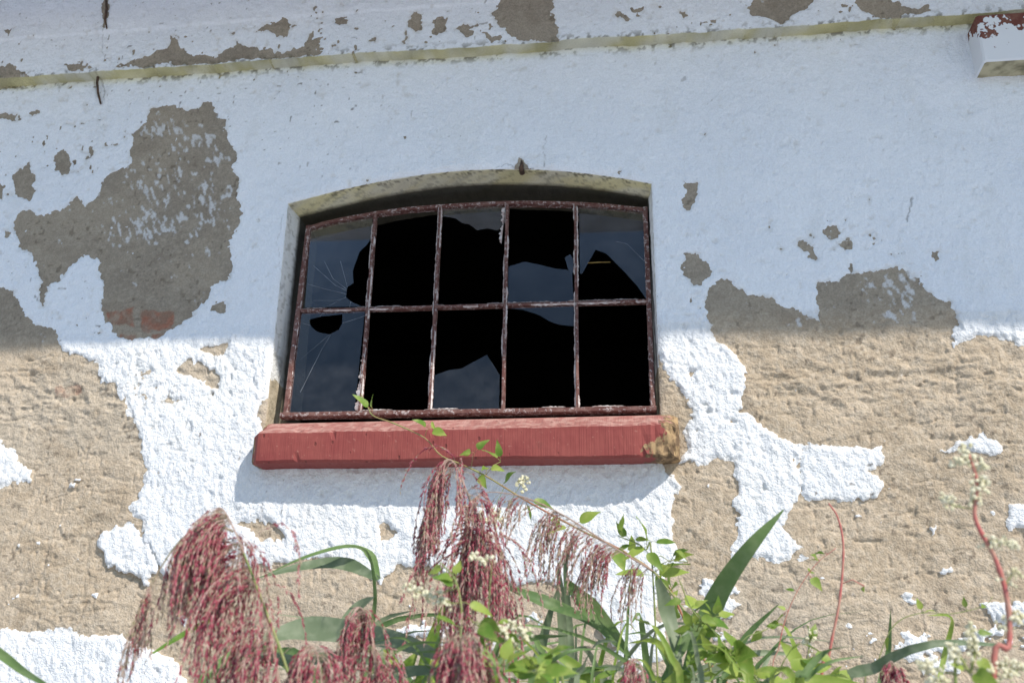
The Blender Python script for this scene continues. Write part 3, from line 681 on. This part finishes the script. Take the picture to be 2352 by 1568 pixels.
def reed(axes,y,stem,leaves,label):
    st=rooted(stem,y); o=empty("reed_plant",(st[0].x,st[0].y,0)); o["label"]=label; o["category"]="reed"; o["group"]="reeds growing by the wall"
    m=MB(); s=spline(st,40); m.tube(s,[0.0042*(1-0.6*i/40) for i in range(41)],6); m.obj("stem",[M_greenstem],o,True)
    m=MB()
    for axis,nstr,lmin,lmax,kw in axes:
        q_=plume_mesh(axis,y,nstr,lmin,lmax,**kw); b=len(m.v); m.v+=q_.v; m.f+=[tuple(b+i for i in f) for f in q_.f]; m.m+=q_.m
    m.obj("flower_plume",[M_plume,M_plumegreen],o)
    if leaves:
        m=MB()
        for L in leaves:
            pts,w,mi=L[:3]; yy=L[3] if len(L)>3 else y; nr=Vector(L[4]) if len(L)>4 else Vector((random.uniform(-.3,.3),-1,random.uniform(0,.5)))
            wp=[P(u,v,yy+0.05*math.sin(i*1.3)) for i,(u,v) in enumerate(pts)]
            blade(m,wp,w*px(yy),nr,mi=mi,twist=random.uniform(-.5,.5))
        m.obj("leaves",[M_reedleaf,M_greyleaf,M_knot],o,True)
    return o
D=dict
reed([([(650,1620),(625,1480),(595,1370),(560,1270),(528,1195),(505,1165),(485,1185)],250,190,370,D(side=(-0.1,0.0),spread=0.55,grav=0.6,green=.28,fat=1.0)),
      ([(535,1220),(480,1200),(420,1235),(365,1310),(320,1400),(300,1470)],120,110,240,D(side=(-0.3,-0.1),spread=0.5,grav=0.5,green=.6,fat=.9))],-1.85,[(680,1640),(660,1540),(610,1400),(560,1270)],
 [([(-120,1420),(0,1500),(60,1545),(140,1590)],24,0,-1.9)],"tall reed with a large drooping purple red plume")
reed([([(1110,1330),(1095,1210),(1065,1110),(1035,1055),(1005,1080),(980,1160),(965,1240)],240,130,280,D(side=(0.0,0),spread=0.5,grav=0.7,green=.33,fat=1.0)),
      ([(1130,1420),(1120,1330),(1110,1240),(1095,1180)],130,120,240,D(side=(0.1,0),spread=0.5,grav=0.7,green=.35,fat=1.0))],-1.45,[(1110,1600),(1128,1480),(1130,1420)],
 [([(870,1330),(850,1275),(800,1255),(700,1280),(600,1325)],26,0,-1.1,(0,-.6,1)),([(870,1330),(790,1295),(700,1300),(590,1327)],38,1,-1.1,(0,-.9,.5))],
 "reed with a drooping dark red plume before the sill")
reed([([(1500,1310),(1400,1250),(1290,1180),(1200,1140),(1120,1130),(1080,1150)],180,80,190,D(side=(-0.6,-0.1),spread=0.4,grav=0.4,green=0.65,fat=.85))],-1.2,[(1640,1600),(1580,1420),(1500,1310)],
 [([(1300,1335),(1360,1400),(1410,1460),(1450,1512)],46,0,-1.15),([(1170,1350),(1260,1385),(1340,1420),(1420,1475)],34,0,-1.1),([(1510,1330),(1530,1400),(1550,1480),(1568,1600)],42,1,-1.3)],
 "arching reed with a pale pink sideways plume")
reed([([(1070,1620),(1065,1510),(1055,1460),(1040,1465)],140,110,220,D(spread=0.7,grav=0.7,green=.35))],-1.95,[(1060,1650),(1060,1600),(1060,1560)],
 [([(1560,1600),(1620,1440),(1660,1350),(1725,1255),(1800,1170)],56,0,-1.3,(-.5,-1,.2)),([(1500,1600),(1610,1420),(1700,1300)],22,0,-1.2)],
 "short reed with a compact crimson plume")
reed([([(860,1620),(860,1500),(840,1410),(815,1395),(790,1430)],130,110,220,D(spread=0.55,grav=0.7,green=0.3))],-1.7,[(870,1660),(862,1600),(860,1560)],
 [([(600,1470),(700,1445),(820,1455),(940,1480),(1060,1530)],66,1,-1.3,(0,-1,.5)),([(560,1500),(680,1520),(800,1510),(960,1550)],52,1,-1.25,(0,-.8,.9)),([(780,1460),(820,1400),(860,1370)],44,1,-1.2),([(700,1620),(820,1580),(960,1540),(1080,1560)],40,1,-1.4,(0,-.9,.6))],
 "reed with broad grey green blades and a small plume")
reed([([(745,1640),(735,1540),(720,1485),(695,1490)],120,110,210,D(spread=0.6,grav=0.7,green=.3))],-1.9,[(745,1700),(742,1650),(740,1620)],[([(850,1600),(855,1450),(862,1360),(845,1270),(790,1250)],12,0,-1.2),([(350,1500),(450,1440),(540,1400)],16,2,-1.4)],"low reed with a crimson plume and thin blades")
reed([([(1480,1640),(1480,1560),(1465,1515),(1445,1520)],80,60,120,D(spread=0.8,grav=0.6))],-1.6,[(1482,1700),(1481,1650),(1480,1620)],
 [([(1300,1640),(1300,1500),(1290,1390),(1282,1290)],34,1,-1.0),([(1320,1640),(1310,1450),(1300,1290),(1330,1230)],16,1,-1.05),([(1430,1640),(1440,1450),(1450,1290)],9,0,-1.2),([(1215,1640),(1240,1500),(1280,1350)],30,1,-1.0),([(1630,1640),(1700,1480),(1790,1385)],18,0,-1.3),([(1690,1470),(1712,1520),(1725,1600)],40,2,-1.4),([(1380,1640),(1330,1540),(1240,1480)],34,2,-1.3),([(1180,1640),(1260,1560),(1400,1530)],36,0,-1.3)],
 "slender upright reed with pale grey blades")
reed([([(2060,1640),(2060,1570),(2050,1520),(2035,1525)],80,50,110,D(spread=0.8,grav=0.6))],-1.5,[(2062,1700),(2061,1650),(2060,1600)],
 [([(2140,1640),(2170,1500),(2185,1420),(2130,1412)],12,2,-1.3),([(2010,1600),(2040,1500),(2046,1400)],14,0,-1.3),([(1740,1600),(1860,1560),(1990,1572)],28,2,-1.5)],
 "small reed with a dark plume and yellowing blades")

def vine(pts,y,label,red=0.5,nleaf=12,size=(40,70),t0=0.2,t1=1.0,rad=0.0028,extra=(),name="knotweed_plant",fl=()):
    st=rooted(pts,y); o=empty(name,(st[0].x,st[0].y,0)); o["label"]=label; o["category"]="weed"; o["group"]="knotweed stems growing by the wall"
    sp=spline(st,60); m=MB()
    ti=int(60*2/(len(st)-1))
    m.tube(sp,[rad*(1-0.6*i/60)*(1.25 if i%7==0 and rad>.0025 else 1) for i in range(61)],6,0)
    ml=MB(); k=px(y)
    def cluster(p,n,sz):
        for _ in range(n):
            d=Vector((random.gauss(0,1),random.gauss(-.3,.7),random.gauss(.1,.6))).normalized()
            nr=Vector((random.gauss(0,.6),-0.8+random.gauss(0,.5),0.6)).normalized()
            L=random.uniform(*sz)*k*random.uniform(.75,1.05)
            q=p+d*L*0.35
            m.tube([p,p.lerp(q,.5)+Vector((0,0,.002)),q],0.0007,4,0)
            leaf(ml,q,d,nr,L,L*random.uniform(.40,.68),0,random.uniform(.1,.5))
    for i in range(nleaf):
        t=t0+(t1-t0)*(i+random.random()*.5)/nleaf; f=ti+(60-ti)*t; a=min(int(f),59); cluster(sp[a].lerp(sp[a+1],f-a),random.choice((1,1,2)),(size[0]*(1.15-.5*t),size[1]*(1.15-.5*t)))
    for (u,v,n_,s0,s1) in extra:
        p=P(u,v,y+random.uniform(-.05,.05))
        c=min(sp,key=lambda q_:(q_-p).length); m.tube([c,c.lerp(p,.5)+Vector((0,0,.01)),p],0.001,4,0)
        cluster(p,n_,(s0,s1))
    for (fu,fv,fu2,fv2,nn) in fl:
        mf=MB()
        pa,pb=P(fu,fv,y),P(fu2,fv2,y); c=min(sp,key=lambda q_:(q_-pa).length)
        mf.tube([c,pa.lerp(c,.4),pa,pb],0.0008,4,1)
        for _ in range(int(nn*1.5)):
            t=random.random(); p=pa.lerp(pb,t)+Vector((random.gauss(0,1),random.gauss(0,1),random.gauss(0,1)))*k*(9-t*5)
            r=random.uniform(4.0,8.0)*k; d=Vector((random.gauss(0,1),random.gauss(0,1),random.gauss(0,1))).normalized()
            spikelet(mf,p-d*r,d,2*r,r*.75,0)
        mf.obj("flower_spike",[M_cream,M_greenstem],o)
    m.obj("stem",[M_redstem if red>0.9 else (M_midstem if red>.4 else M_greenstem)],o,True)
    if ml.v: ml.obj("leaves",[M_knot],o,True)
    return o
vine([(1680,1620),(1620,1520),(1570,1420),(1530,1340),(1440,1270),(1330,1215),(1210,1150),(1120,1095),(1060,1066),(1012,1045),(975,1005),(905,972),(858,955),(845,935),(829,905)],-0.75,
 "long arching red knotweed stem crossing the window sill",red=.6,nleaf=14,size=(40,62),t0=.0,t1=.55,rad=0.0034,
 extra=[(1090,1040,3,28,42),(985,985,3,34,48),(1150,1060,2,42,56),(855,945,2,30,52),(1120,1075,2,30,40)],
 fl=[(1195,1115,1205,1095,14),(1120,1200,1090,1185,20),(1150,1190,1125,1175,16)])
vine([(1100,1640),(1060,1500),(1060,1400),(1045,1330),(1010,1290)],-1.9,"leafy bright green knotweed shoot with cream blossom",red=0,nleaf=8,size=(50,80),t0=.0,
 fl=[(990,1370,930,1345,30),(1040,1385,985,1365,20)],extra=[(1090,1430,2,60,75)])
vine([(1300,1640),(1240,1540),(1180,1480),(1120,1420)],-1.85,"bushy knotweed shoot with yellow green leaves",red=0,nleaf=9,size=(50,85),t0=.0,
 fl=[(1190,1480,1150,1440,30),(1210,1460,1170,1425,20),(1130,1290,1080,1275,20)],extra=[(1150,1530,5,50,80),(1230,1545,5,50,80),(1060,1560,3,45,65)])
vine([(1760,1660),(1700,1540),(1640,1450),(1590,1400),(1560,1330)],-1.35,"dense knotweed shoot with sunlit leaves",red=0,nleaf=12,size=(42,72),t0=.0,
 extra=[(1640,1500,6,45,72),(1600,1450,5,42,66),(1680,1500,5,42,70),(1640,1420,4,38,60),(1760,1445,2,35,55),(1720,1560,6,45,72),(1600,1560,5,42,70)])
vine([(1500,1330),(1480,1260),(1420,1230)],-1.0,"knotweed tip with narrow fresh leaves",red=0,nleaf=8,size=(42,70),t0=.0,extra=[(1540,1290,3,45,60),(1580,1290,1,40,50),(1540,1370,3,40,60)])
vine([(1890,1640),(1905,1500),(1928,1380),(1937,1260),(1925,1190),(1903,1155)],-1.35,"bare red knotweed stem standing against the plaster",red=1,nleaf=0,rad=0.0036,extra=[(1985,1345,1,22,30)])
vine([(1775,1640),(1790,1480),(1820,1380),(1870,1300),(1920,1258)],-1.2,"thin red knotweed stem with sparse leaves",red=1,nleaf=6,size=(25,42),rad=0.0016,t0=.3)
vine([(2290,1640),(2318,1480),(2312,1370),(2285,1280),(2240,1190),(2245,1110),(2222,1035)],-2.0,"crooked red stem with pale cream flower buds",red=1,nleaf=0,rad=0.0046,
 fl=[(2225,1065,2213,1022,40),(2240,1082,2260,1066,20),(2245,1120,2262,1103,22),(2190,1162,2165,1142,22),(2262,1240,2338,1252,44),(2232,1150,2242,1138,12),(2300,1440,2352,1410,24),(2190,1055,2208,1060,12),(2310,1340,2330,1310,14)])
vine([(2200,1640),(2230,1540),(2240,1480),(2225,1430)],-2.0,"pale blossom spray of knotweed",red=0,nleaf=3,size=(40,60),rad=0.003,
 fl=[(2160,1540,2110,1520,34),(2235,1500,2225,1435,44),(2260,1540,2330,1520,40),(2180,1575,2130,1560,34),(2300,1560,2350,1530,30),(2200,1520,2180,1480,24),(2250,1585,2290,1570,30)])
vine([(1990,1640),(2010,1540),(2050,1440),(2110,1408),(2190,1408),(2260,1390),(2280,1370)],-1.3,"thin curling green tendril",red=0,nleaf=4,size=(28,44),rad=0.0014,t0=.3)
vine([(1840,1660),(1850,1560),(1858,1490),(1862,1460)],-1.4,"short knotweed shoot with a bud",red=0,nleaf=6,size=(40,70),rad=0.002,fl=[(1858,1480,1862,1450,10)],extra=[(1880,1560,3,45,65),(1800,1545,4,42,68),(1910,1575,3,45,60)])
vine([(960,1640),(930,1580),(900,1540)],-1.2,"low knotweed shoot between reeds",red=0,nleaf=7,size=(45,75),rad=0.002,extra=[(1350,1560,4,45,75),(1270,1600,4,45,75),(1430,1570,3,45,70)])
m=MB(); gr=random.Random(11)
for i in range(80):
    u=gr.choice((gr.uniform(430,1950),gr.uniform(900,1800))); y=gr.uniform(-1.6,-0.7); h=gr.uniform(60,210)*(1 if gr.random()<.85 else 1.35); lean=gr.gauss(0,90)
    p0=P(u,1620,y); pts=[Vector((p0.x-0.03,y,p0.z*0.7)),p0,P(u+lean*.35,1620-h*.6,y),P(u+lean,1620-h,y+gr.uniform(-.08,.08)),P(u+lean*1.9,1620-h*gr.uniform(.8,1.15),y+gr.uniform(-.1,.1))]
    blade(m,pts,gr.choice((gr.uniform(5,14),gr.uniform(12,30)))*px(y),Vector((gr.uniform(-.7,.7),-1,gr.uniform(-.1,.8))),mi=gr.choice((0,0,1,2)),n=12,twist=gr.uniform(-1,1))
o=m.obj("tall_grass",[M_reedleaf,M_greyleaf,M_knot],None,True); o["kind"]="stuff"; o["label"]="tangled thin grass blades growing between the reeds"; o["category"]="grass"

# ------------------------------------------------------------ light
sd=Vector((SX,-1.0,SZ)).normalized()
sl=bpy.data.lights.new("sun","SUN"); sl.energy=5.0; sl.angle=math.radians(0.9); sl.color=(1.0,0.935,0.84)
so=bpy.data.objects.new("sun",sl); so.rotation_euler=(-sd).to_track_quat('-Z','Y').to_euler(); so.location=(5,-5,8); link(so)
w=bpy.data.worlds.new("World"); scene.world=w; w.use_nodes=True; nt=w.node_tree
sky=nt.nodes.new('ShaderNodeTexSky'); sky.sky_type='NISHITA'; sky.sun_disc=False
sky.sun_elevation=math.asin(sd.z); sky.sun_rotation=math.atan2(sd.x,sd.y); sky.ozone_density=3.0; sky.dust_density=0.3; sky.air_density=1.3
bg=nt.nodes['Background']; nt.links.new(sky.outputs[0],bg.inputs[0]); bg.inputs[1].default_value=0.15
scene.view_settings.view_transform='Standard'; scene.view_settings.look='None'; scene.view_settings.exposure=0
